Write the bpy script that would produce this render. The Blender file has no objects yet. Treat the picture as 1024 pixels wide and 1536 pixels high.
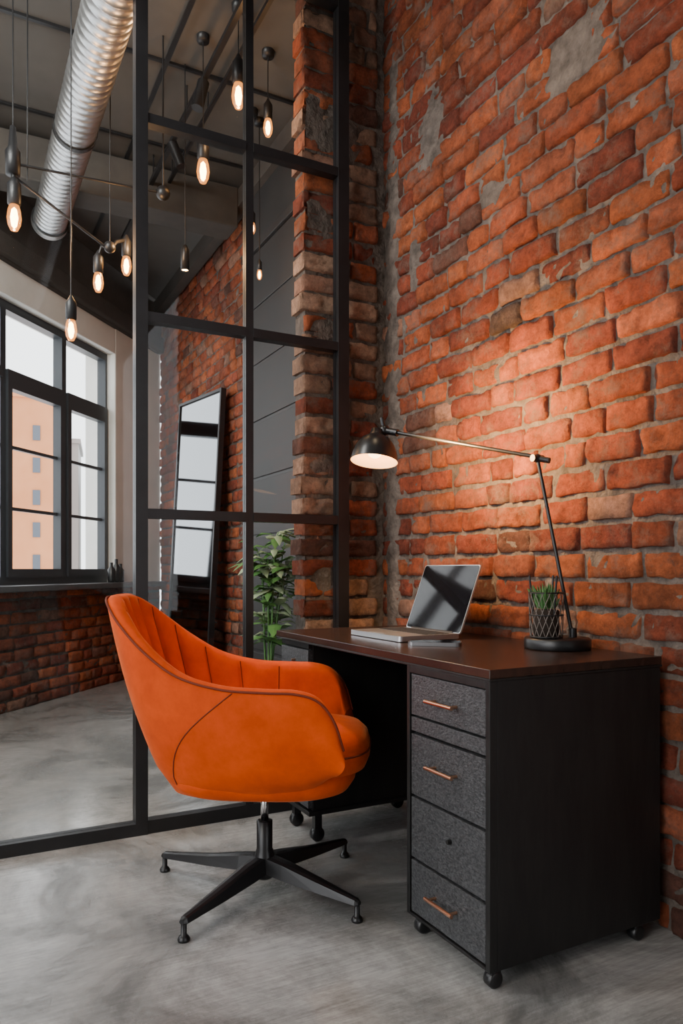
import bpy, math, random
from mathutils import Vector, Matrix, noise
random.seed(7)
S=bpy.context.scene
COL=S.collection

# ---------------------------------------------------------------- materials
def new_mat(name):
    m=bpy.data.materials.new(name); m.use_nodes=True
    nt=m.node_tree; b=nt.nodes['Principled BSDF']
    return m,nt,b
def simple(name,col,rough=.5,metal=0.,col2=None,nscale=20,bump=0.,bscale=60,detail=6,stretch=(1,1,1),emit=None,estr=0,sheen=0,coat=0,spec=None,dist=.002):
    m,nt,b=new_mat(name)
    b.inputs['Base Color'].default_value=(*col,1)
    b.inputs['Roughness'].default_value=rough
    b.inputs['Metallic'].default_value=metal
    if spec is not None: b.inputs['Specular IOR Level'].default_value=spec
    tc=nt.nodes.new('ShaderNodeTexCoord'); mp=nt.nodes.new('ShaderNodeMapping')
    mp.inputs['Scale'].default_value=stretch
    nt.links.new(tc.outputs['Object'],mp.inputs['Vector'])
    if col2 is not None:
        n=nt.nodes.new('ShaderNodeTexNoise'); n.inputs['Scale'].default_value=nscale; n.inputs['Detail'].default_value=detail
        n.inputs['Roughness'].default_value=.65
        r=nt.nodes.new('ShaderNodeValToRGB')
        r.color_ramp.elements[0].position=.33; r.color_ramp.elements[1].position=.68
        r.color_ramp.elements[0].color=(*col,1); r.color_ramp.elements[1].color=(*col2,1)
        nt.links.new(mp.outputs['Vector'],n.inputs['Vector'])
        nt.links.new(n.outputs['Fac'],r.inputs['Fac']); nt.links.new(r.outputs['Color'],b.inputs['Base Color'])
    if bump>0:
        n2=nt.nodes.new('ShaderNodeTexNoise'); n2.inputs['Scale'].default_value=bscale; n2.inputs['Detail'].default_value=5
        bp=nt.nodes.new('ShaderNodeBump'); bp.inputs['Strength'].default_value=bump; bp.inputs['Distance'].default_value=dist
        nt.links.new(mp.outputs['Vector'],n2.inputs['Vector'])
        nt.links.new(n2.outputs['Fac'],bp.inputs['Height']); nt.links.new(bp.outputs['Normal'],b.inputs['Normal'])
    if emit:
        b.inputs['Emission Color'].default_value=(*emit,1); b.inputs['Emission Strength'].default_value=estr
    if sheen: 
        b.inputs['Sheen Weight'].default_value=sheen; b.inputs['Sheen Tint'].default_value=(1,.42,.18,1); b.inputs['Sheen Roughness'].default_value=.35
    if coat: b.inputs['Coat Weight'].default_value=coat
    return m

BLACK=simple('black_metal',(.012,.012,.013),.42,.3,col2=(.02,.02,.022),nscale=8)
BLACKSAT=simple('satin_black',(.01,.01,.011),.33,0)
CHROME=simple('chrome',(.75,.75,.76),.15,1)
COPPER=simple('copper',(.75,.42,.28),.3,1)
FABRIC=simple('orange_velvet',(.54,.056,.005),.85,0,col2=(.74,.086,.007),nscale=9,bump=.25,bscale=500,sheen=.35,dist=.001,spec=.15)
PIPING=simple('orange_piping',(.16,.02,.003),.8,0)
DESKBLK=simple('desk_black_wood',(.009,.009,.0095),.5,0,col2=(.018,.0175,.017),nscale=6,bump=.3,bscale=30,stretch=(6,6,1),dist=.001,spec=.35)
DRAWER=simple('drawer_leatherette',(.011,.012,.014),.5,0,col2=(.085,.088,.093),nscale=90,bump=1,bscale=130,detail=8,dist=.003,stretch=(1,1,1.8))
DESKTOP=simple('desk_top_wood',(.020,.013,.011),.26,0,col2=(.050,.026,.019),nscale=4,bump=.2,bscale=50,stretch=(4,1,1),dist=.001)
PLASTER=simple('white_plaster',(.84,.82,.77),.9,0,col2=(.72,.70,.65),nscale=3,bump=.3,bscale=20)
DARKPL=simple('dark_plaster',(.040,.035,.031),.8,0,col2=(.075,.065,.056),nscale=2.5,bump=.4,bscale=12)
BACKPL=simple('grey_plaster',(.20,.19,.18),.9,0,col2=(.26,.25,.23),nscale=2)
DARKPANEL=simple('dark_panel',(.020,.020,.021),.6,0,col2=(.032,.031,.030),nscale=3)
STEEL=simple('galvanised_steel',(.50,.51,.52),.36,1,col2=(.72,.73,.74),nscale=5)
SILVER=simple('aluminium',(.62,.62,.63),.3,.9)
SCREEN=simple('laptop_screen_glass',(.005,.005,.007),.06,0,spec=.35)
KEYS=simple('laptop_keys',(.03,.03,.032),.5)
SHADEIN=simple('shade_inner_lit',(.9,.7,.5),.5,0,emit=(1,.44,.13),estr=3.6)  # emission stands in for bulb light on the inside of the shade
BULB=simple('bulb_glow',(1,.7,.4),.4,0,emit=(1,.66,.34),estr=9)
FIL=simple('filament_glow',(1,.6,.3),.4,0,emit=(1,.50,.17),estr=40)
LEAF=simple('leaf_green',(.06,.17,.04),.45,0,col2=(.13,.28,.08),nscale=12)
LEAF2=simple('leaf_pale',(.26,.36,.19),.5,0,col2=(.40,.45,.29),nscale=12)
POT=simple('pot_ceramic',(.05,.05,.05),.6,0)
SOIL=simple('soil',(.03,.02,.014),.95,0)
WINFR=simple('window_frame_paint',(.03,.035,.042),.4,0)
SILL=simple('sill_stone',(.05,.052,.055),.45,0,col2=(.08,.08,.085),nscale=10)
def mirror_m():
    m,nt,b=new_mat('mirror_silver'); b.inputs['Metallic'].default_value=1; b.inputs['Roughness'].default_value=.05
    b.inputs['Base Color'].default_value=(.26,.275,.29,1); return m
MIRROR=mirror_m()
def glass_m(name,refl=.09,tint=(.93,.95,.95),glow=0):
    m=bpy.data.materials.new(name); m.use_nodes=True; nt=m.node_tree; nt.nodes.clear()
    o=nt.nodes.new('ShaderNodeOutputMaterial'); t=nt.nodes.new('ShaderNodeBsdfTransparent'); g=nt.nodes.new('ShaderNodeBsdfGlossy')
    t.inputs['Color'].default_value=(*tint,1); g.inputs['Roughness'].default_value=.02
    mx=nt.nodes.new('ShaderNodeMixShader'); mx.inputs[0].default_value=refl
    nt.links.new(t.outputs[0],mx.inputs[1]); nt.links.new(g.outputs[0],mx.inputs[2])
    out=mx.outputs[0]
    if glow:
        em=nt.nodes.new('ShaderNodeEmission'); em.inputs[0].default_value=(1,.34,.07,1); em.inputs[1].default_value=glow
        ad=nt.nodes.new('ShaderNodeAddShader'); nt.links.new(out,ad.inputs[0]); nt.links.new(em.outputs[0],ad.inputs[1]); out=ad.outputs[0]
    nt.links.new(out,o.inputs['Surface'])
    return m
GLASS=glass_m('partition_glass',.012,(.97,.98,.98))
BGLASS=glass_m('bulb_glass',.10,(1,.85,.65),.9)  # amber emission put into the glass to enlarge the bulb's glow

def brick_m():
    m,nt,b=new_mat('brick_clay'); L=nt.links
    at=nt.nodes.new('ShaderNodeAttribute'); at.attribute_name='bcol'
    tc=nt.nodes.new('ShaderNodeTexCoord')
    def nz(sc,det,ro):
        n=nt.nodes.new('ShaderNodeTexNoise'); n.inputs['Scale'].default_value=sc; n.inputs['Detail'].default_value=det; n.inputs['Roughness'].default_value=ro
        L.new(tc.outputs['Object'],n.inputs['Vector']); return n
    def mr(src,a,b_,c,d):
        r=nt.nodes.new('ShaderNodeMapRange'); r.inputs[1].default_value=a; r.inputs[2].default_value=b_; r.inputs[3].default_value=c; r.inputs[4].default_value=d
        L.new(src,r.inputs[0]); return r.outputs[0]
    f1=mr(nz(40,12,.8).outputs['Fac'],.3,.7,.42,1.52)
    f2=mr(nz(1.6,6,.6).outputs['Fac'],.35,.62,.58,1.1)
    f3=mr(nz(9,5,.6).outputs['Fac'],.35,.65,.68,1.2)
    mu=nt.nodes.new('ShaderNodeMath'); mu.operation='MULTIPLY'; L.new(f1,mu.inputs[0]); L.new(f2,mu.inputs[1])
    mu2=nt.nodes.new('ShaderNodeMath'); mu2.operation='MULTIPLY'; L.new(mu.outputs[0],mu2.inputs[0]); L.new(f3,mu2.inputs[1])
    mul=nt.nodes.new('ShaderNodeVectorMath'); mul.operation='SCALE'
    L.new(at.outputs['Color'],mul.inputs[0]); L.new(mu2.outputs[0],mul.inputs['Scale'])
    r2=mr(nz(7,13,.8).outputs['Fac'],.50,.66,0.06,.88)
    mx=nt.nodes.new('ShaderNodeMix'); mx.data_type='RGBA'
    L.new(r2,mx.inputs['Factor']); L.new(mul.outputs[0],mx.inputs['A']); mx.inputs['B'].default_value=(.20,.135,.105,1)
    r3=mr(nz(11,10,.75).outputs['Fac'],.57,.71,0,.78)
    mx2=nt.nodes.new('ShaderNodeMix'); mx2.data_type='RGBA'
    L.new(r3,mx2.inputs['Factor']); L.new(mx.outputs['Result'],mx2.inputs['A']); mx2.inputs['B'].default_value=(.070,.044,.035,1)
    L.new(mx2.outputs['Result'],b.inputs['Base Color'])
    b.inputs['Roughness'].default_value=.88; b.inputs['Specular IOR Level'].default_value=.2
    n3=nz(55,12,.8)
    bp=nt.nodes.new('ShaderNodeBump'); bp.inputs['Strength'].default_value=1; bp.inputs['Distance'].default_value=.013
    L.new(n3.outputs['Fac'],bp.inputs['Height']); L.new(bp.outputs['Normal'],b.inputs['Normal'])
    return m
BRICK=brick_m()
MORTAR=simple('mortar',(.050,.039,.032),.95,0,col2=(.17,.135,.112),nscale=14,bump=1,bscale=45,dist=.014,detail=10)

def floor_m():
    m,nt,b=new_mat('polished_concrete'); L=nt.links
    tc=nt.nodes.new('ShaderNodeTexCoord')
    n=nt.nodes.new('ShaderNodeTexNoise'); n.inputs['Scale'].default_value=1.9; n.inputs['Detail'].default_value=14; n.inputs['Roughness'].default_value=.76; n.inputs['Distortion'].default_value=.5
    L.new(tc.outputs['Object'],n.inputs['Vector'])
    r=nt.nodes.new('ShaderNodeValToRGB'); r.color_ramp.elements[0].position=.39; r.color_ramp.elements[1].position=.61
    r.color_ramp.elements[0].color=(.15,.153,.15,1); r.color_ramp.elements[1].color=(.44,.44,.43,1)
    L.new(n.outputs['Fac'],r.inputs['Fac'])
    mp=nt.nodes.new('ShaderNodeMapping'); mp.inputs['Scale'].default_value=(5,60,1); mp.inputs['Rotation'].default_value=(0,0,.6)
    L.new(tc.outputs['Object'],mp.inputs['Vector'])
    n2=nt.nodes.new('ShaderNodeTexNoise'); n2.inputs['Scale'].default_value=1.6; n2.inputs['Detail'].default_value=9; n2.inputs['Roughness'].default_value=.7
    L.new(mp.outputs['Vector'],n2.inputs['Vector'])
    mx=nt.nodes.new('ShaderNodeMix'); mx.data_type='RGBA'; mx.blend_type='OVERLAY'; mx.inputs['Factor'].default_value=.6
    L.new(r.outputs['Color'],mx.inputs['A']); L.new(n2.outputs['Fac'],mx.inputs['B'])
    L.new(mx.outputs['Result'],b.inputs['Base Color'])
    mr=nt.nodes.new('ShaderNodeMapRange'); mr.inputs[1].default_value=.38; mr.inputs[2].default_value=.62; mr.inputs[3].default_value=.36; mr.inputs[4].default_value=.10
    L.new(n.outputs['Fac'],mr.inputs[0]); L.new(mr.outputs[0],b.inputs['Roughness'])
    bp=nt.nodes.new('ShaderNodeBump'); bp.inputs['Strength'].default_value=.2; bp.inputs['Distance'].default_value=.0015
    L.new(n2.outputs['Fac'],bp.inputs['Height']); L.new(bp.outputs['Normal'],b.inputs['Normal'])
    return m
FLOOR=floor_m()

# ---------------------------------------------------------------- mesh builder
class MB:
    def __init__(s): s.v=[];s.f=[];s.m=[];s.sm=[]
    def add(s,vs,fs,mat=0,smooth=True,M=None):
        o=len(s.v)
        for p in vs:
            p=Vector(p)
            if M is not None: p=M@p
            s.v.append(p)
        for f in fs:
            s.f.append([i+o for i in f]); s.m.append(mat); s.sm.append(smooth)
    def box(s,lo,hi,mat=0,M=None,taper=None):
        x0,y0,z0=lo;x1,y1,z1=hi
        vs=[(x0,y0,z0),(x1,y0,z0),(x1,y1,z0),(x0,y1,z0),(x0,y0,z1),(x1,y0,z1),(x1,y1,z1),(x0,y1,z1)]
        fs=[(0,3,2,1),(4,5,6,7),(0,1,5,4),(1,2,6,5),(2,3,7,6),(3,0,4,7)]
        s.add(vs,fs,mat,False,M)
    def lathe(s,prof,mat=0,M=None,seg=32,shape=None):
        vs=[];fs=[]
        for r,z in prof:
            for i in range(seg):
                a=2*math.pi*i/seg
                if shape: x,y=shape(a); vs.append((x*r,y*r,z))
                else: vs.append((r*math.cos(a),r*math.sin(a),z))
        for j in range(len(prof)-1):
            for i in range(seg):
                k=(i+1)%seg
                fs.append((j*seg+i,j*seg+k,(j+1)*seg+k,(j+1)*seg+i))
        s.add(vs,fs,mat,True,M)
    def cyl(s,p0,p1,r,mat=0,seg=20,r1=None):
        s.tube([p0,p1],[r,r if r1 is None else r1],mat,seg)
    def tube(s,pts,r,mat=0,seg=10,cap=True,M=None,closed=False):
        pts=[Vector(p) for p in pts]; n=len(pts)
        if not hasattr(r,'__len__'): r=[r]*n
        vs=[];fs=[]; up=None
        for i,p in enumerate(pts):
            if closed: t=pts[(i+1)%n]-pts[i-1]
            elif i==0: t=pts[1]-p
            elif i==n-1: t=p-pts[i-1]
            else: t=(pts[i+1]-p).normalized()+(p-pts[i-1]).normalized()
            t.normalize()
            if up is None:
                up=Vector((0,0,1)) if abs(t.z)<.9 else Vector((1,0,0))
            a=(up-t*up.dot(t)).normalized(); b=t.cross(a); up=a
            for k in range(seg):
                an=2*math.pi*k/seg; vs.append(p+(a*math.cos(an)+b*math.sin(an))*r[i])
        m=n if closed else n-1
        for i in range(m):
            j=(i+1)%n
            for k in range(seg):
                l=(k+1)%seg; fs.append((i*seg+k,i*seg+l,j*seg+l,j*seg+k))
        s.add(vs,fs,mat,True,M)
        if cap and not closed:
            s.add(vs[:seg],[tuple(range(seg))[::-1]],mat,False,M); s.add(vs[-seg:],[tuple(range(seg))],mat,False,M)
    def sphere(s,c,r,mat=0,sz=1,seg=16,M=None):
        pr=[(max(1e-4,math.sin(math.pi*i/10))*r,-math.cos(math.pi*i/10)*r*sz) for i in range(11)]
        MM=Matrix.Translation(c)
        if M is not None: MM=M@MM
        s.lathe(pr,mat,MM,seg)
    def build(s,name,mats,bevel=0,loc=None,rotz=0,parent=None):
        me=bpy.data.meshes.new(name); me.from_pydata([tuple(v) for v in s.v],[],s.f); me.update()
        for m in mats: me.materials.append(m)
        me.polygons.foreach_set('material_index',s.m); me.polygons.foreach_set('use_smooth',s.sm)
        ob=bpy.data.objects.new(name,me); COL.objects.link(ob)
        if loc: ob.location=loc
        ob.rotation_euler=(0,0,rotz)
        if bevel:
            b=ob.modifiers.new('bevel','BEVEL'); b.width=bevel; b.segments=2; b.limit_method='ANGLE'; b.angle_limit=math.radians(50)
        if parent: ob.parent=parent
        return ob

def catmull(ctrl,n):
    P=[Vector(c) for c in ctrl]; P=[2*P[0]-P[1]]+P+[2*P[-1]-P[-2]]
    segs=len(P)-3; out=[]
    for i in range(n):
        t=i/(n-1)*segs; k=min(int(t),segs-1); u=t-k
        a,b,c,d=P[k:k+4]
        out.append(.5*((2*b)+(-a+c)*u+(2*a-5*b+4*c-d)*u*u+(-a+3*b-3*c+d)*u**3))
    return out

# ---------------------------------------------------------------- brick walls
def brick_wall(name,origin,rotz,L,H,seed=1,pitch=.087,z0=0.,thick=.1,step=.018,covers=(),darks=(),jag=0,amin=0,pale=0.,a_end=None,mort_step=.022,bright=1.):
    rnd=random.Random(seed)
    vs=[];fs=[];mi=[];cols=[]
    def N(a,z,s,k=0): return noise.noise(Vector((a*s+seed*3.1,z*s,k+seed)))
    na=max(2,int(L/mort_step)); nz=max(2,int(H/mort_step))
    def cov(a,z):
        w=0
        for (pa,pz,ra,rz) in covers:
            q=((a-pa)/ra)**2+((z-pz)/rz)**2+1.1*N(a,z,14,2)+.6*N(a,z,40,3)
            if q<1: w=max(w,min(1,(1-q)*1.3))
        return w
    for j in range(nz+1):
        for i in range(na+1):
            a=L*i/na; z=z0+H*j/nz
            d=.006*N(a,z,9)+.005*N(a,z,25,5)+.008*cov(a,z)
            if jag and i==0: a+=.012*N(a,z,12,9)
            vs.append((a,-d,z)); cols.append((.3,.2,.1,1))
    for j in range(nz):
        for i in range(na):
            o=j*(na+1)+i; fs.append((o,o+1,o+na+2,o+na+1)); mi.append(1)
    o=len(vs)
    for p in [(0,0,z0),(L,0,z0),(L,thick,z0),(0,thick,z0),(0,0,z0+H),(L,0,z0+H),(L,thick,z0+H),(0,thick,z0+H)]:
        vs.append(p); cols.append((.3,.2,.1,1))
    for f in [(1,2,6,5),(2,3,7,6),(3,0,4,7),(4,5,6,7),(0,3,2,1)]:
        fs.append(tuple(i+o for i in f)); mi.append(1)
    rows=int(H/pitch); pal=[(.38,.087,.037),(.44,.110,.043),(.32,.069,.033),(.41,.112,.053),(.26,.057,.032),(.48,.128,.047)]
    for r in range(rows+1):
        zb=z0+r*pitch
        a=-rnd.random()*.2 if not jag else -rnd.uniform(0,jag)
        end=L if a_end is None else a_end
        while a<end:
            bl=rnd.choice([.205,.21,.235,.215,.2,.19,.11,.13,.16])
            a0=max(a,-jag if jag else 0); a1=min(a+bl,end)
            gap=rnd.uniform(.009,.016); a+=bl+gap
            if a1-a0<.035: continue
            bh=pitch-rnd.uniform(.010,.017)
            if zb+bh>z0+H: bh=z0+H-zb
            if bh<.02: continue
            dep=rnd.uniform(.008,.020)
            ca=(a0+a1)/2; cz=zb+bh/2
            c=list(rnd.choice(pal)); 
            q=rnd.random()
            if q<.05: c=[.16,.065,.045]
            elif q<.10: c=[.36,.18,.12]
            elif q<.10+pale: c=[.46,.27,.18]
            vmul=rnd.uniform(.74,1.15)*bright
            for (pa,pz,ra,rz) in darks:
                if ((ca-pa)/ra)**2+((cz-pz)/rz)**2<1: c=[.10,.06,.047]
            c=[x*vmul for x in c]
            nx=max(4,int((a1-a0)/step)); e=.003
            As=[0,e]+[e+(a1-a0-2*e)*k/nx for k in range(1,nx)]+[a1-a0-e,a1-a0]
            nzz=max(3,int(bh/step)); Zs=[0,e]+[e+(bh-2*e)*k/nzz for k in range(1,nzz)]+[bh-e,bh]
            tilt=rnd.uniform(-.005,.005); tz=rnd.uniform(-.02,.02)
            o=len(vs); W=len(As); HH=len(Zs)
            sid=rnd.random()*50
            for jz,zz in enumerate(Zs):
                for ia,aa in enumerate(As):
                    edge=(ia in(0,W-1)) or (jz in (0,HH-1))
                    A=a0+aa; Z=zb+zz
                    wob=.0065*noise.noise(Vector((A*34,Z*34,sid)))
                    wob2=.0065*noise.noise(Vector((A*34+9,Z*34+4,sid)))
                    wave=.008*noise.noise(Vector((A*1.7,zb*1.3,seed)))
                    nn=noise.noise(Vector((A*30,Z*30,sid+3)))
                    d=-.012 if edge else dep+tilt*(aa/(a1-a0)-.5)*2+.005*nn+.003*noise.noise(Vector((A*70,Z*70,sid)))
                    if not edge and nn<-.2: d-=.010*min(1,(-.2-nn)*4)
                    corner=(ia in(0,1,W-2,W-1)) and (jz in(0,1,HH-2,HH-1))
                    if corner and not edge: d-=.004
                    d-=.022*cov(A,Z)
                    zt=Z+wob2+wave+tz*(aa-(a1-a0)/2)*.8
                    vs.append((A+wob,-d,max(z0,zt))); cols.append((*c,1))
            for jz in range(HH-1):
                for ia in range(W-1):
                    p=o+jz*W+ia; fs.append((p,p+1,p+W+1,p+W)); mi.append(0)
            if jag and a0<=.03:
                o2=len(vs)
                for (yy) in (-dep*.8,thick):
                    for Z in (zb+.004,zb+bh-.004): vs.append((a0+.003,yy,Z)); cols.append((*c,1))
                fs.append((o2,o2+1,o2+3,o2+2)); mi.append(0)
                o2=len(vs)
                for (aa,yy) in ((a0+.003,-dep*.8),(a0+.003,thick),(.06,thick),(.06,-dep*.5)): 
                    vs.append((aa,yy,zb+bh-.004)); cols.append((*c,1))
                for (aa,yy) in ((a0+.003,-dep*.8),(a0+.003,thick),(.06,thick),(.06,-dep*.5)): 
                    vs.append((aa,yy,zb+.004)); cols.append((*c,1))
                fs.append((o2,o2+1,o2+2,o2+3)); mi.append(0); fs.append((o2+4,o2+5,o2+6,o2+7)); mi.append(0)
    me=bpy.data.meshes.new(name); me.from_pydata(vs,[],fs); me.update()
    me.materials.append(BRICK); me.materials.append(MORTAR)
    me.polygons.foreach_set('material_index',mi)
    me.polygons.foreach_set('use_smooth',[True]*len(fs))
    at=me.color_attributes.new('bcol','FLOAT_COLOR','POINT')
    at.data.foreach_set('color',[x for c in cols for x in c])
    ob=bpy.data.objects.new(name,me); COL.objects.link(ob)
    ob.location=origin; ob.rotation_euler=(0,0,rotz); return ob

CEIL=3.6
brick_wall('wall_right',(1.724,2.85,0),-math.pi/2,3.6,CEIL,seed=3,
  covers=[(2.85-1.71,2.60,.20,.10),(2.85-2.48,2.78,.10,.16),(2.85-2.78,1.5,.07,2.2),(2.85-2.1,2.35,.08,.05),(2.85-2.6,2.3,.05,.12)],
  darks=[(2.85-2.03,1.87,.16,.05),(2.85-2.45,1.95,.07,.05),(2.85-1.5,2.48,.1,.07),(2.85-1.75,2.0,.1,.04)])
brick_wall('wall_pier',(1.325,2.845,0),0,.399,CEIL,seed=12,thick=.10,jag=.03,a_end=.35,pale=.40,covers=[(.12,2.9,.2,.12),(.1,2.0,.1,.08),(.1,.95,.1,.05),(.05,2.5,.1,.08),(.1,1.45,.08,.05)])
brick_wall('wall_far_brick',(1.815,7.27,0),-math.pi/2,2.55,3.55,seed=21,step=.05,mort_step=.08)
m=MB()
m.box((1.745,2.96,0),(1.9,4.72,CEIL),0)
m.box((1.72,2.96,3.05),(1.745,4.72,3.10),0)
for k in range(8):
    m.box((1.735,2.98,.1+k*.37),(1.745,4.70,.1+k*.37+.35),1)
m.build('wall_dark_panel',[DARKPANEL,simple('dark_panel_face',(.022,.021,.021),.65)],.004)

# window wall (diagonal)
ANG=math.atan2(.7568,.6536); WO=(.274,5.5,0)
def wloc(m,name,mats,bevel=0): return m.build(name,mats,bevel,loc=WO,rotz=ANG)
e=Vector((.6536,.7568,0))
brick_wall('wall_window_base',tuple(Vector(WO)+e*-4.5),ANG,6.83,.83,seed=31,step=.05,mort_step=.06,thick=.3,bright=.9)
m=MB()
m.box((1.5,0,.83),(2.36,.3,CEIL),0)
m.box((-4.5,.0,2.88),(1.5,.3,3.10),0)
m.box((-4.5,-.04,3.10),(2.3,.3,CEIL),1)
m.box((-4.5,-.10,3.10),(2.28,-.04,3.24),1)
wloc(m,'wall_window_upper',[PLASTER,DARKPL],.01)
m=MB(); m.box((-4.5,-.16,.832),(2.28,.28,.875),0); wloc(m,'window_sill',[SILL],.006)
edges=[1.5,.86,.14,-.5,-1.15,-1.8,-2.45,-3.1,-3.75,-4.4]
for i in range(len(edges)-1):
    b,a=edges[i],edges[i+1]; m=MB(); w=.028
    m.box((a,.08,.875),(a+w,.16,2.88)); m.box((b-w,.08,.875),(b,.16,2.88))
    m.box((a+w,.08,.875),(b-w,.16,.93)); m.box((a+w,.08,2.82),(b-w,.16,2.88)); m.box((a+w,.06,2.33),(b-w,.17,2.40))
    q=.045
    if i%3!=2:
        m.box((a+w,.06,.93),(a+w+q,.13,2.33)); m.box((b-w-q,.06,.93),(b-w,.13,2.33))
        m.box((a+w+q,.06,.93),(b-w-q,.13,.99)); m.box((a+w+q,.06,2.27),(b-w-q,.13,2.33))
    for z in (1.42,1.86): m.box((a+w,.09,z-.012),(b-w,.12,z+.012))
    m.add([(a+w,.11,.93),(b-w,.11,.93),(b-w,.11,2.82),(a+w,.11,2.82)],[(0,1,2,3)],1,False)
    wloc(m,'window_%d'%(i+1),[WINFR,GLASS])
m=MB()
for k,(s_,h) in enumerate([(1.33,.17),(1.41,.2),(1.48,.16)]):
    m.lathe([(.001,.876),(.03,.876),(.032,.90),(.032,.876+h*.65),(.014,.876+h*.8),(.014,.876+h),(.001,.876+h)],0,Matrix.Translation((s_,-.06,0)),16)
wloc(m,'black_bottles',[BLACKSAT])

def poly(name,z0,z1,mat,ext=.3):
    a=Vector(WO)+e*-4.6; b=Vector(WO)+e*2.33; n=Vector((-.7568,.6536,0))*ext
    pts=[(-6,-4),(1.9,-4),(1.9,b.y+n.y+.2),(b.x+n.x,b.y+n.y),(a.x+n.x,a.y+n.y),(-6,a.y+n.y)]
    vs=[(x,y,z0) for x,y in pts]+[(x,y,z1) for x,y in pts]; k=len(pts)
    fs=[tuple(range(k))[::-1],tuple(range(k,2*k))]+[(i,(i+1)%k,k+(i+1)%k,k+i) for i in range(k)]
    m=MB(); m.add(vs,fs,0,False); return m.build(name,[mat])
poly('floor',-.1,0,FLOOR)
CEILM=simple('ceiling_dark',(.072,.066,.060),.85,0,col2=(.108,.098,.088),nscale=1.5,bump=.3,bscale=14)
poly('ceiling',CEIL,CEIL+.1,CEILM)
m=MB(); m.box((-6,-4.1,0),(1.9,-4,CEIL)); m.build('wall_back_unseen',[BACKPL])  # unseen wall behind the camera, added to make the daylight directional
m=MB()
for y in (3.05,3.75,4.5,5.3): m.box((-1.5,y,CEIL-.015),(1.7,y+.02,CEIL-.002),0)
for x in (.1,.95): m.box((x,.2,CEIL-.02),(x+.025,6.,CEIL-.015),0)
m.build('trim_ceiling_battens',[BLACK])
m=MB(); m.box((-1.6,4.72,3.3),(1.7,4.95,CEIL-.03),0); m.build('ceiling_beam',[DARKPL],.01)
m=MB(); m.box((1.70,2.98,3.44),(1.78,7.1,3.56)); m.build('trim_cornice',[DARKPL])

# ---------------------------------------------------------------- glass partition
m=MB(); PY=2.773; t=.0225
def pbox(x0,x1,z0,z1,d=.022,mat=0): m.box((x0,PY-d,z0),(x1,PY+d,z1),mat)
pbox(.592,.637,.0,CEIL-.002,.026)
pbox(1.024,1.056,.05,CEIL-.002,.018)
pbox(1.435,1.485,0,CEIL-.002,.026)
pbox(-1.95,.592,0,.045,.026); pbox(.637,1.435,0,.05,.022)
for z in (1.193,1.927,2.665,3.385):
    pbox(.637,1.024,z-.018,z+.018); pbox(1.056,1.435,z-.018,z+.018)
m.box((.637,PY-.003,.05),(1.024,PY+.003,CEIL-.01),1); m.box((1.056,PY-.003,.05),(1.435,PY+.003,CEIL-.01),1)
m.box((-1.95,PY-.003,.045),(.592,PY+.003,CEIL-.01),1)
pbox(-1.95,-1.905,.045,CEIL-.002,.026)
m.build('glass_partition',[BLACK,GLASS])

# ---------------------------------------------------------------- mirror
m=MB(); mw=.70
M=Matrix.Translation((1.60,5.1,.01))@Matrix.Rotation(math.radians(10),4,'Z')@Matrix.Rotation(math.radians(3.2),4,'Y')
m.box((0,0,0),(.03,mw,2.3),0,M); 
m.add([(-.002,.03,.03),(-.002,mw-.03,.03),(-.002,mw-.03,2.27),(-.002,.03,2.27)],[(0,3,2,1)],1,False,M)
for lo,hi in (((-.012,0,0),(0,.02,2.3)),((-.012,mw-.02,0),(0,mw,2.3)),((-.012,.02,0),(0,mw-.02,.03)),((-.012,.02,2.28),(0,mw-.02,2.3))): m.box(lo,hi,0,M)
m.build('leaning_mirror',[BLACK,MIRROR])

# ---------------------------------------------------------------- duct
m=MB(); pr=[]; L0=-1.;L1=5.0; R=.1; y=0
n=int((L1-L0)/.05)
for i in range(n):
    y=i*.05
    pr+=[(R,y),(R,y+.040),(R+.0022,y+.043),(R+.0022,y+.047)]
pr.append((R,n*.05))
MD=Matrix.Translation((.54,L0,3.2))@Matrix.Rotation(-math.pi/2,4,'X')
m.lathe(pr,0,MD,40)
m.lathe([(R+.012,n*.05-.03),(R+.012,n*.05+.02),(R-.01,n*.05+.02),(R-.01,n*.05-.02)],0,MD,40)
m.lathe([(R-.012,n*.05+.0),(R-.014,n*.05+.06),(.07,n*.05+.12),(.001,n*.05+.13)],1,MD,32)
for yy in (1.2,2.6,3.9):
    m.lathe([(R+.008,yy-L0-.015),(R+.008,yy-L0+.015)],1,MD,32)
    m.cyl((.54,yy,3.3),(.54,yy,CEIL-.001),.004,1,8)
m.build('spiral_duct',[STEEL,BLACK])

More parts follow.
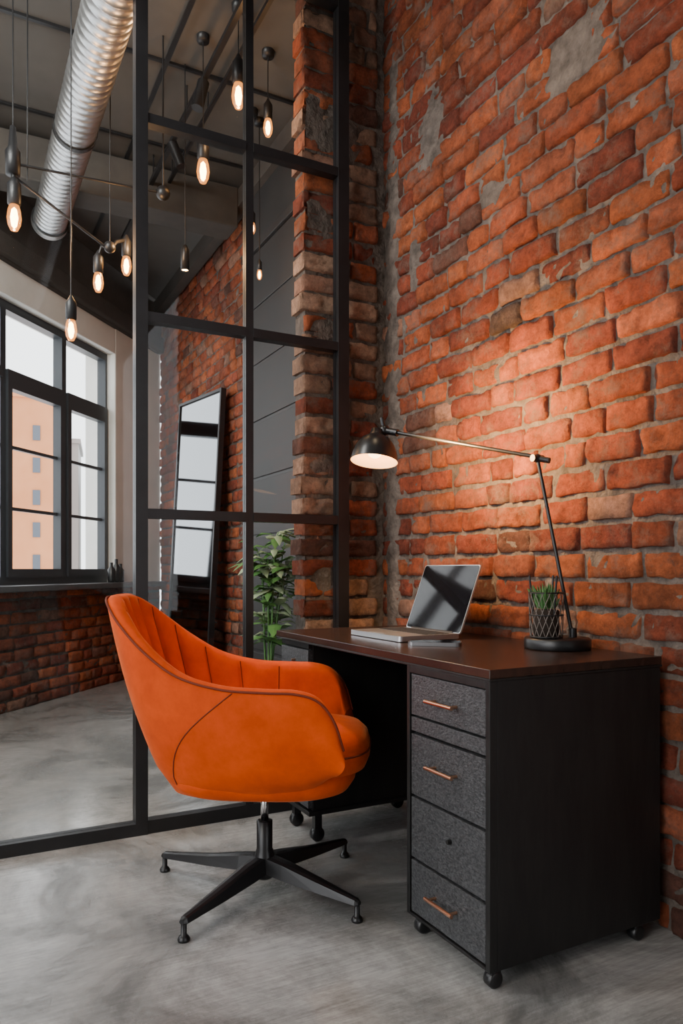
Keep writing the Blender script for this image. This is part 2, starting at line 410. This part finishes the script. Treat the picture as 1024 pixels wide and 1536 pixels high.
# ---------------------------------------------------------------- pendants
def bulb(m,x,y,z,s=1.):
    T=Matrix.Translation((x,y,z))
    m.lathe([(.001,-.045*s),(.011*s,-.042*s),(.019*s,-.025*s),(.022*s,-.005*s),(.019*s,.02*s),(.013*s,.04*s),(.012*s,.05*s)],1,T,18)
    m.lathe([(.001,-.036*s),(.008*s,-.028*s),(.012*s,-.004),(.008*s,.022*s),(.001,.03*s)],2,T,10)
    m.lathe([(.014*s,.035*s),(.020*s,.040*s),(.021*s,.10*s),(.012*s,.115*s),(.004*s,.13*s)],0,T,18)
PM=[BLACK,BGLASS,FIL]
for (x,y,z,s) in [(1.164,3.23,3.18,1.45),(1.079,3.50,2.94,1.45),(1.40,3.45,3.215,1.1),(1.50,3.93,2.926,.8),(1.57,4.0,2.70,.7),(.415,3.11,1.946,1.05)]:  # the two smallest bulbs stand in for small reflected glows
    m=MB(); bulb(m,x,y,z,s); m.tube([(x,y,z+.12*s),(x,y,CEIL-.001)],.0028,0,6)
    m.lathe([(.001,CEIL-.03),(.03,CEIL-.03),(.032,CEIL-.002)],0,Matrix.Translation((x,y,0)),16)
    m.build('pendant_or_glint',PM)
m=MB()
hub=(.227,3.498,2.753)
m.tube([hub,(hub[0],hub[1],CEIL-.001)],.003,0,6); m.tube([(hub[0]+.06,hub[1]+.02,2.70),(hub[0]+.06,hub[1]+.02,CEIL-.001)],.003,0,6)
m.lathe([(.001,-.05),(.03,-.05),(.032,.05),(.02,.07),(.012,.16),(.001,.17)],0,Matrix.Translation(hub),16)
m.tube([hub,(.906,3.592,2.828)],.006,0,8)
m.tube([(hub[0],hub[1],2.70),(.656,3.611,2.507)],.006,0,8)
m.tube([(.656,3.611,2.507),(.69,3.63,2.56),(.747,3.676,2.60)],.009,0,8)
m.tube([(.656,3.611,2.507),(.62,3.62,2.52),(.608,3.636,2.47)],.009,0,8)
m.sphere((.656,3.611,2.52),.028,0)
m.tube([(.656,3.611,2.52),(.66,3.61,CEIL-.001)],.0025,0,6)
m.tube([(.906,3.592,2.828),(.906,3.592,CEIL-.001)],.004,0,6)
m.tube([(.779,3.546,2.72),(.779,3.546,CEIL-.001)],.0025,0,6)
m.sphere((.906,3.592,2.828),.035,0)
bulb(m,.232,3.495,2.52,1.4); m.tube([(.232,3.495,2.66),(.229,3.497,2.72)],.012,0,8)
bulb(m,.779,3.546,2.62,1.2); bulb(m,.747,3.676,2.475,1.15); bulb(m,.608,3.636,2.355,1.15)
m.build('branching_chandelier',PM)
m=MB(); x,y,z=1.057,3.74,2.585
m.lathe([(.001,-.05),(.016,-.05)],2,Matrix.Translation((x,y,z)),18)
m.lathe([(.017,-.053),(.022,-.055),(.022,.05),(.012,.075),(.001,.08)],0,Matrix.Translation((x,y,z)),18)
m.tube([(x,y,z+.07),(x,y,CEIL-.001)],.0028,0,6); m.build('tube_pendant_lamp',PM)
m=MB(); m.box((1.10,2.9,CEIL-.16),(1.125,5.6,CEIL-.135)); m.box((1.22,2.9,CEIL-.12),(1.24,5.6,CEIL-.10))
for y in (3.0,3.9,4.65,5.2): m.cyl((1.112,y,CEIL-.14),(1.112,y,CEIL-.001),.005,0,8); m.cyl((1.23,y,CEIL-.11),(1.23,y,CEIL-.001),.004,0,8)
m.cyl((1.112,3.6,3.44),(1.08,3.6,3.30),.03,0,16); m.cyl((1.112,4.2,3.44),(1.16,4.18,3.31),.03,0,16)
m.build('ceiling_track',[BLACK])

# ---------------------------------------------------------------- desk
m=MB()
X0,X1,Y0,Y1=1.099,1.684,1.347,2.622; DB=.044
m.box((X0,Y0,.728),(X1,Y1,.75),1)
m.box((X0-.002,Y0-.002,.722),(X1,Y1+.002,.728),0)
PX=X0+.022; PW=1.70
m.box((PX,Y0,DB),(X1-.006,Y0+.02,.722),0)
m.box((X0,Y0,DB),(PX,Y0+.016,.722),0)
m.box((PX,PW-.02,DB),(X1-.006,PW,.722),0)
m.box((X0,PW-.014,DB),(PX,PW,.722),0)
m.box((PX,Y0+.02,DB),(X1-.006,PW-.02,.06),0)
m.box((PX+.001,Y0+.02,.06),(PX+.006,PW-.02,.722),0)
m.box((X0,Y0+.016,.703),(PX,PW-.014,.722),0); m.box((X0,Y0+.016,DB),(PX,PW-.014,DB+.008),0)
m.box((X1-.02,Y0+.02,.06),(X1-.006,PW-.02,.722),0)
dz=[(.590,.700),(.546,.584),(.374,.538),(.204,.366),(.056,.196)]
for a,b in dz: m.box((X0+.003,Y0+.020,a),(X0+.021,PW-.018,b),2)
yc=(Y0+PW)/2
for z in (.642,.470,.132):
    m.tube([(X0-.022,yc-.058,z),(X0-.022,yc+.058,z)],.0052,3,10)
    for s in (-.045,.045): m.cyl((X0-.022,yc+s,z),(X0+.004,yc+s,z),.004,3,8)
m.cyl((X0-.008,yc-.02,.30),(X0+.004,yc-.02,.30),.006,0,12)
FX=1.115; FY=2.37
m.box((FX+.02,FY,.12),(X1-.006,2.618,.722),0)
m.box((FX+.004,FY+.004,.70),(FX+.02,2.614,.722),0)
for a,b in ((.60,.695),(.45,.59),(.29,.44),(.13,.28)): m.box((FX+.002,FY+.004,a),(FX+.02,2.614,b),2)
m.cyl((FX-.01,2.49,.65),(FX+.004,2.49,.65),.005,3,10)
m.box((FX,FY-.01,.105),(X1-.006,2.62,.12),0)
m.box((X1-.024,PW,.40),(X1-.008,FY,.722),0)
def caster(x,y,zt,r=.024):
    m.cyl((x,y,zt),(x,y,r*1.6),.008,4,10)
    m.box((x-.014,y-.013,r*1.0),(x+.014,y+.013,zt),4)
    m.lathe([(.001,-.015),(r*.8,-.015),(r,-.010),(r,.010),(r*.8,.015),(.001,.015)],4,Matrix.Translation((x,y,r))@Matrix.Rotation(math.pi/2,4,'X'),20)
for x in (X0+.024,X1-.08):
    for y in (Y0+.018,PW-.04): caster(x,y,DB+.001,.021)
for x in (FX+.05,1.62):
    for y in (FY+.03,2.58): caster(x,y,.106,.026)
m.build('office_desk',[DESKBLK,DESKTOP,DRAWER,COPPER,BLACKSAT],.0015)

# ---------------------------------------------------------------- laptop
m=MB(); lx0,lx1,ly0,ly1=1.255,1.495,1.985,2.315; z=.7505
def rslab(m,x0,x1,y0,y1,z0,z1,r,mat,M=None):
    pts=[]
    for cx,cy,a0 in ((x1-r,y1-r,0),(x0+r,y1-r,90),(x0+r,y0+r,180),(x1-r,y0+r,270)):
        for k in range(6):
            a=math.radians(a0+18*k); pts.append((cx+r*math.cos(a),cy+r*math.sin(a)))
    k=len(pts); vs=[(a,b,z0) for a,b in pts]+[(a,b,z1) for a,b in pts]
    m.add(vs,[tuple(range(k))[::-1],tuple(range(k,2*k))]+[(i,(i+1)%k,k+(i+1)%k,k+i) for i in range(k)],mat,False,M)
rslab(m,lx0,lx1,ly0,ly1,z+.002,z+.019,.012,0)
m.box((lx0+.02,ly0+.02,z),(lx1-.02,ly1-.02,z+.003),1)
for r in range(5):
    for c in range(13):
        x=lx1-.03-r*.021; y=ly0+.022+c*.0222
        m.box((x-.017,y,z+.019),(x,y+.0185,z+.0205),1)
m.box((lx0+.015,ly0+.115,z+.019),(lx0+.085,ly1-.115,z+.0194),0)
M=Matrix.Translation((lx1-.002,0,z+.018))@Matrix.Rotation(math.radians(21),4,'Y')
def lid(x0,x1,inset,mat):
    pts=[];r=.01;y0,y1,a0,a1=ly0+inset,ly1-inset,0+inset,.248-inset
    for cy,cz,s in ((y1-r,a1-r,0),(y0+r,a1-r,90),(y0+r,a0+r,180),(y1-r,a0+r,270)):
        for k in range(6):
            a=math.radians(s+18*k); pts.append((cy+r*math.cos(a),cz+r*math.sin(a)))
    k=len(pts); vs=[(x0,a,b) for a,b in pts]+[(x1,a,b) for a,b in pts]
    m.add(vs,[tuple(range(k))[::-1],tuple(range(k,2*k))]+[(i,(i+1)%k,k+(i+1)%k,k+i) for i in range(k)],mat,False,M)
lid(0,.006,0,0); lid(-.0012,0,.003,2)
m.cyl((lx1,ly0+.04,z+.018),(lx1,ly1-.04,z+.018),.006,1,10)
m.build('laptop',[SILVER,KEYS,SCREEN])
m=MB(); rslab(m,-.080,.080,-.042,.042,.7505,.7615,.014,0); rslab(m,-.077,.077,-.039,.039,.7615,.7622,.012,1)
m.build('smartphone',[simple('phone_edge',(.25,.25,.26),.3,.8),SCREEN],loc=(1.315,1.875,0),rotz=math.radians(-40))

# ---------------------------------------------------------------- desk lamp
m=MB(); BX,BY=1.578,1.625
m.lathe([(.001,.7505),(.094,.7505),(.096,.754),(.096,.778),(.092,.783),(.001,.784)],0,Matrix.Translation((BX,BY,0)),48)
sb=Vector((1.620,1.605,.78)); el=Vector((1.572,1.702,1.322)); hd=Vector((1.350,2.235,1.477))
m.cyl(sb,sb+Vector((0,0,.03)),.012,0,16)
m.tube([sb,el],.0055,0,10)
m.sphere(el,.014,0); m.cyl(el+Vector((-.02,0,0)),el+Vector((.02,0,0)),.011,0,16)
m.tube([el+Vector((0,0,.004)),hd],.006,0,10)
m.cyl(el,el+(el-hd).normalized()*.04,.009,0,12)
d=(hd-el).normalized(); m.cyl(hd-d*.06,hd+d*.015,.012,0,14); m.sphere(hd,.02,0)
m.cyl(hd+Vector((0,0,.0)),hd+Vector((-.01,0,.045)),.007,0,10)
axis=Vector((.16,.10,1)).normalized()
q=Vector((0,0,1)).rotation_difference(axis).to_matrix().to_4x4()
SC=hd+Vector((-.035,.0,-.045))
MS=Matrix.Translation(SC)@q
prof=[(.001,.048),(.02,.048),(.024,.03),(.03,.024),(.05,.012),(.068,-.012),(.079,-.042),(.083,-.07)]
m.lathe(prof,0,MS,40)
m.lathe([(.083,-.07),(.0805,-.069),(.076,-.042),(.065,-.014),(.047,.009),(.001,.02)],1,MS,40)
m.sphere((0,0,-.03),.028,2,M=MS)
m.build('desk_lamp',[BLACKSAT,SHADEIN,BULB])

# ---------------------------------------------------------------- wire cup with succulent
m=MB(); cx,cy,cz=1.535,1.625,.7855
for k in range(16):
    for s in (1,-1):
        pts=[]
        for j in range(9):
            a=2*math.pi*k/16+s*j*.13; r=.046+.004*(j/8); pts.append((cx+r*math.cos(a),cy+r*math.sin(a),cz+.13*j/8))
        m.tube(pts,.0011,3,5,cap=False)
for zz,r in ((0.002,.046),(.065,.048),(.13,.05)):
    m.tube([(cx+r*math.cos(a*math.pi/12),cy+r*math.sin(a*math.pi/12),cz+zz) for a in range(24)],.0022,0,6,closed=True)
m.lathe([(.001,0),(.036,0),(.038,.075),(.034,.08),(.001,.082)],1,Matrix.Translation((cx,cy,cz)),20)
rn=random.Random(5)
for k in range(44):
    a=rn.random()*6.28; tl=rn.uniform(.035,.08); lean=rn.uniform(.1,.75); r0=rn.uniform(0,.022)
    b=Vector((cx+r0*math.cos(a),cy+r0*math.sin(a),cz+.085)); dd=Vector((math.cos(a)*lean,math.sin(a)*lean,1)).normalized()
    m.tube([b,b+dd*tl*.5,b+dd*tl+Vector((0,0,-.004))],[.005,.006,.0006],2,6)
for k in range(3):
    a=k*2.1+.4; b=Vector((cx+.036*math.cos(a),cy+.036*math.sin(a),cz+.06)); m.cyl(b,b+Vector((.012*math.cos(a),.012*math.sin(a),.12)),.003,0,8)
WIRE=simple('wire_bronze',(.20,.17,.15),.4,.8)
LEAFS=simple('succulent_green',(.04,.12,.03),.5,0,col2=(.08,.2,.05),nscale=30)
m.build('wire_plant_cup',[BLACK,SOIL,LEAFS,WIRE])

# ---------------------------------------------------------------- potted plant behind glass
m=MB(); rn=random.Random(9); px,py=1.30,3.19
m.lathe([(.001,0),(.10,0),(.13,.32),(.14,.33),(.13,.34),(.12,.30),(.001,.30)],0,Matrix.Translation((px,py,0)),28)
for k in range(10):
    a=rn.random()*6.28; h=rn.uniform(.9,1.19); sp=rn.uniform(.03,.14)
    pts=catmull([(px,py,.3),(px+.02*math.cos(a),py+.02*math.sin(a),.6),(px+sp*.6*math.cos(a),py+sp*.6*math.sin(a),h-.1),(px+sp*math.cos(a),py+sp*math.sin(a),h)],14)
    m.tube(pts,[.006-.0003*i for i in range(14)],1,6)
    for i in range(5,14):
        for s in (0,1):
            p=pts[i]; b=rn.random()*6.28; l=rn.uniform(.09,.16); w=l*.2
            d1=Vector((math.cos(b),math.sin(b),rn.uniform(-.3,.6))).normalized(); sd=d1.cross(Vector((0,0,1))).normalized()
            vs=[p,p+d1*l*.3+sd*w,p+d1*l*.35+Vector((0,0,.004)),p+d1*l*.3-sd*w,p+d1*l*.7+sd*w*.8+Vector((0,0,-.008)),p+d1*l*.7,p+d1*l*.7-sd*w*.8+Vector((0,0,-.008)),p+d1*l+Vector((0,0,-.03))]
            vs=[Vector((v.x,max(v.y,2.97) if v.x>1.25 else max(v.y,2.83),v.z)) for v in vs]
            m.add(vs,[(0,1,2),(0,2,3),(1,4,5,2),(2,5,6,3),(4,7,5),(5,7,6)],rn.choice([1,2]),True)
m.build('potted_plant',[POT,LEAF,LEAF2])

# ---------------------------------------------------------------- office chair
m=MB()
rimc=[(-.465,0,.895),(-.46,.07,.893),(-.432,.135,.872),(-.375,.20,.822),(-.29,.25,.752),(-.19,.285,.692),(-.07,.305,.662),(.05,.312,.655),(.13,.31,.652),(.19,.305,.632),(.23,.297,.58),(.255,.285,.50)]
botc=[(-.285,0,.345),(-.28,.06,.345),(-.265,.115,.345),(-.235,.16,.345),(-.185,.19,.345),(-.12,.21,.345),(-.04,.22,.348),(.04,.228,.355),(.11,.23,.365),(.16,.232,.38),(.20,.235,.40),(.225,.238,.42)]
NH=91
rim=catmull(rimc,NH); bot=catmull(botc,NH)
mir=lambda L_:[Vector((p.x,-p.y,p.z)) for p in L_[::-1]]
rim=mir(rim)[:-1]+rim; bot=mir(bot)[:-1]+bot
n=len(rim); NS=14
outn=[]
for i in range(n):
    a=rim[max(0,i-1)]; b=rim[min(n-1,i+1)]; tt=b-a; tt.z=0
    if tt.length<1e-6: tt=Vector((1,0,0))
    nn=Vector((tt.y,-tt.x,0)).normalized()
    c=Vector((rim[i].x+.05,rim[i].y,0))
    if nn.dot(c)<0: nn=-nn
    outn.append(nn)
for _ in range(8): outn=[(outn[max(0,i-1)]+outn[i]+outn[min(n-1,i+1)]).normalized() for i in range(n)]
vs=[];cols_=[];inner=[]; RP=9
ss=[j/NS for j in range(NS+1)]
for i in range(n):
    col=[]; B,Tp,o=bot[i],rim[i],outn[i]
    ph=abs(i-(n-1)/2)/((n-1)/2)
    back=max(0,1-ph/.62)
    for s_ in ss:
        p=B.lerp(Tp,s_)+o*(.035*math.sin(math.pi*s_)*(1-.6*back)); 
        if s_<.15: p-=o*.02*(1-s_/.15)
        col.append(p)
    th=.05
    col.append(Tp+Vector((0,0,.010))-o*.008); col.append(Tp+Vector((0,0,.014))-o*(th*.45)); col.append(Tp+Vector((0,0,.008))-o*(th*.85))
    rib=abs(math.sin(math.pi*(i-(n-1)/2)/RP))**.6
    inn=[]
    for s_ in ss[::-1]:
        if s_<.1: break
        rr=min(1,back*8)*min(1,(1-s_)*8+.25)*.020*(rib-.6)
        p=B.lerp(Tp,s_)+o*(.02*math.sin(math.pi*s_)*(1-.6*back))-o*(th+rr+.012*(1-s_))
        col.append(p); inn.append(p)
    cols_.append(col); inner.append(inn)
W=len(cols_[0])
for c in cols_: vs+=c
fs=[(i*W+j,i*W+j+1,(i+1)*W+j+1,(i+1)*W+j) for i in range(n-1) for j in range(W-1)]
m.add(vs,fs,0,True)
for k in (0,n-1):
    c=cols_[k]; cen=sum(c,Vector())/len(c)+Vector((.012,0,0)); m.add(c+[cen],[(j,(j+1)%len(c),len(c)) for j in range(len(c))],0,True)
m.tube([cols_[i][NS]+Vector((0,0,.006))+outn[i]*.001 for i in range(n)],.0035,1,8)
for k in range(-6,7):
    i=(n-1)//2+k*RP
    m.tube(inner[i][:-1],.0019,1,6)
cI=(n-1)/2
for sgn in (-1,1):      # side seam runs from the arm rim back down to the rear lower corner
    pts=[]
    for j in range(1,NS+1):
        f_=cI+sgn*cI*(.30+.27*(j/NS)); i0=int(f_); u_=f_-i0
        pts.append(cols_[i0][j].lerp(cols_[i0+1][j],u_)+outn[i0]*.0006)
    m.tube(pts,.0018,1,6)
def sup(a,b,cx,p=3.2):
    def f(t):
        c,s=math.cos(t),math.sin(t); return (cx+a*math.copysign(abs(c)**(2/p),c), b*math.copysign(abs(s)**(2/p),s))
    return f
def slab(prof,a,b,cx,mat):
    vs=[];fs=[];seg=56;f=sup(a,b,0)
    for r,z in prof:
        for i in range(seg):
            x,y=f(2*math.pi*i/seg); vs.append((cx+x*r,y*r,z))
    for j in range(len(prof)-1):
        for i in range(seg):
            k=(i+1)%seg; fs.append((j*seg+i,j*seg+k,(j+1)*seg+k,(j+1)*seg+i))
    m.add(vs,fs,mat,True)
slab([(.001,.334),(.6,.334),(.82,.338),(.93,.350),(.99,.375),(1,.40),(.95,.43),(.001,.43)],.275,.230,.005,0)
slab([(.001,.40),(.85,.40),(.96,.412),(1,.44),(1,.462),(.975,.49),(.90,.510),(.7,.522),(.001,.530)],.285,.232,.035,0)
f=sup(.285,.232,0)
m.tube([(.035+f(2*math.pi*i/56)[0]*1.002,f(2*math.pi*i/56)[1]*1.002,.463) for i in range(56)],.003,1,6,closed=True)
m.box((-.09,-.07,.318),(.09,.07,.336),2)
m.lathe([(.001,.32),(.012,.32),(.012,.225),(.001,.225)],3,None,20)
m.lathe([(.020,.225),(.024,.223),(.024,.14),(.030,.12),(.034,.10),(.034,.06),(.022,.05),(.001,.05)],2,None,28)
m.lathe([(.001,.225),(.020,.225)],2,None,28)
PHI=math.radians(-31)
for ang,Lr in ((22,.385),(126,.39),(209,.345),(300,.335)):
    a=math.radians(ang)-PHI; d=Vector((math.cos(a),math.sin(a),0)); sd=Vector((-d.y,d.x,0))
    secs=[(.02,.028,.070,.120),(.08,.028,.064,.112),(.2,.023,.054,.088),(Lr-.01,.014,.044,.064),(Lr,.009,.046,.058)]
    vs=[];fs=[]
    for r,w,z0,z1 in secs:
        for (ww,zz) in ((-w,z0+.004),(-w*.6,z0),(w*.6,z0),(w,z0+.004),(w*.75,z1-.003),(w*.3,z1),(-w*.3,z1),(-w*.75,z1-.003)): vs.append(d*r+sd*ww+Vector((0,0,zz)))
    for j in range(len(secs)-1):
        for k in range(8): fs.append((j*8+k,j*8+(k+1)%8,(j+1)*8+(k+1)%8,(j+1)*8+k))
    fs.append(tuple(range(32,40))); fs.append(tuple(range(8))[::-1])
    m.add(vs,fs,2,False)
    tp=d*(Lr-.008)
    m.lathe([(.001,0),(.016,0),(.017,.006),(.012,.014),(.008,.016),(.008,.05)],2,Matrix.Translation(tp),16)
m.build('office_chair',[FABRIC,PIPING,BLACKSAT,CHROME],loc=(.833,2.08,0),rotz=PHI)

# ---------------------------------------------------------------- outside buildings
BB=simple('facade_orange',(.50,.18,.07),.9,0,col2=(.6,.25,.11),nscale=.4)
BG=simple('facade_grey',(.30,.29,.28),.9); BP=simple('facade_pale',(.6,.58,.52),.9); BW=simple('facade_window',(.08,.09,.11),.2)
def building(name,x,y,w,h,mat,rot):
    m=MB(); m.box((-w/2,0,-6),(w/2,4,h),0)
    nx=max(2,int(w/.9))
    for i in range(nx):
        for k in range(int((h+6)/1.3)):
            xx=-w/2+(i+.5)*w/nx; zz=-5.5+k*1.3
            m.box((xx-.14,-.04,zz),(xx+.14,.0,zz+.6),1)
    m.box((-w/2-.1,-.1,h),(w/2+.1,4.1,h+.2),0)
    m.build(name,[mat,BW],loc=(x,y,0),rotz=rot)
r_=math.radians(-10)
building('building_exterior',2.3,32.0,2.6,7.9,BB,r_)
building('building_exterior',3.9,34.5,2.0,6.6,BG,r_)
building('building_exterior',6.6,33.0,1.5,5.2,BP,r_)

# ---------------------------------------------------------------- world & lights
w=bpy.data.worlds.new('world'); S.world=w; w.use_nodes=True
bg=w.node_tree.nodes['Background']; bg.inputs[0].default_value=(.96,.975,1,1); bg.inputs[1].default_value=4.0
def light(name,kind,loc,power,col,target=None,**k):
    l=bpy.data.lights.new(name,kind); l.energy=power; l.color=col
    for a,b in k.items(): setattr(l,a,b)
    o=bpy.data.objects.new(name,l); COL.objects.link(o); o.location=loc
    if target is not None:
        o.rotation_euler=(Vector(target)-Vector(loc)).to_track_quat('-Z','Y').to_euler()
    return o
light('key_daylight','AREA',(-2.6,.2,2.7),50,(1,.94,.85),(.9,2.0,.3),size=1.6)
light('back_room_fill','AREA',(-.7,2.5,3.2),85,(1,.97,.92),(1.2,6.7,1.2),size=.9)  # added out-of-frame bounce fill for the white pillar and far room
light('lamp_light','SPOT',tuple(SC+Vector((0,0,-.06))),18,(1,.60,.28),tuple(SC+Vector((.06,-.02,-1))),spot_size=math.radians(140),spot_blend=.6,shadow_soft_size=.03)
light('wall_glow_fill','SPOT',(1.32,1.98,1.40),75,(1,.56,.20),(1.72,1.94,1.46),spot_size=math.radians(150),spot_blend=1.,shadow_soft_size=.05)  # added spot in mid-air, puts the warm glow on the bricks
light('wall_wash_fill','SPOT',(1.15,1.8,3.5),28,(1,.74,.47),(1.7,1.9,1.5),spot_size=math.radians(75),spot_blend=1.,shadow_soft_size=.08)  # added spot without a fixture, grazes the brick wall from above
for p in ((1.164,3.23,3.1),(.779,3.546,2.55),(.232,3.495,2.42)):
    light('pendant_glow','POINT',p,8,(1,.56,.25),shadow_soft_size=.03)

# ---------------------------------------------------------------- camera
c=bpy.data.cameras.new('camera'); co=bpy.data.objects.new('camera',c); COL.objects.link(co)
co.location=(0,0,.982); co.rotation_euler=(math.pi/2,0,math.radians(-27.8))
c.sensor_fit='VERTICAL'; c.sensor_height=36; c.lens=36*1102/1536; c.shift_y=87/1536; c.clip_start=.05; c.clip_end=200
S.camera=co
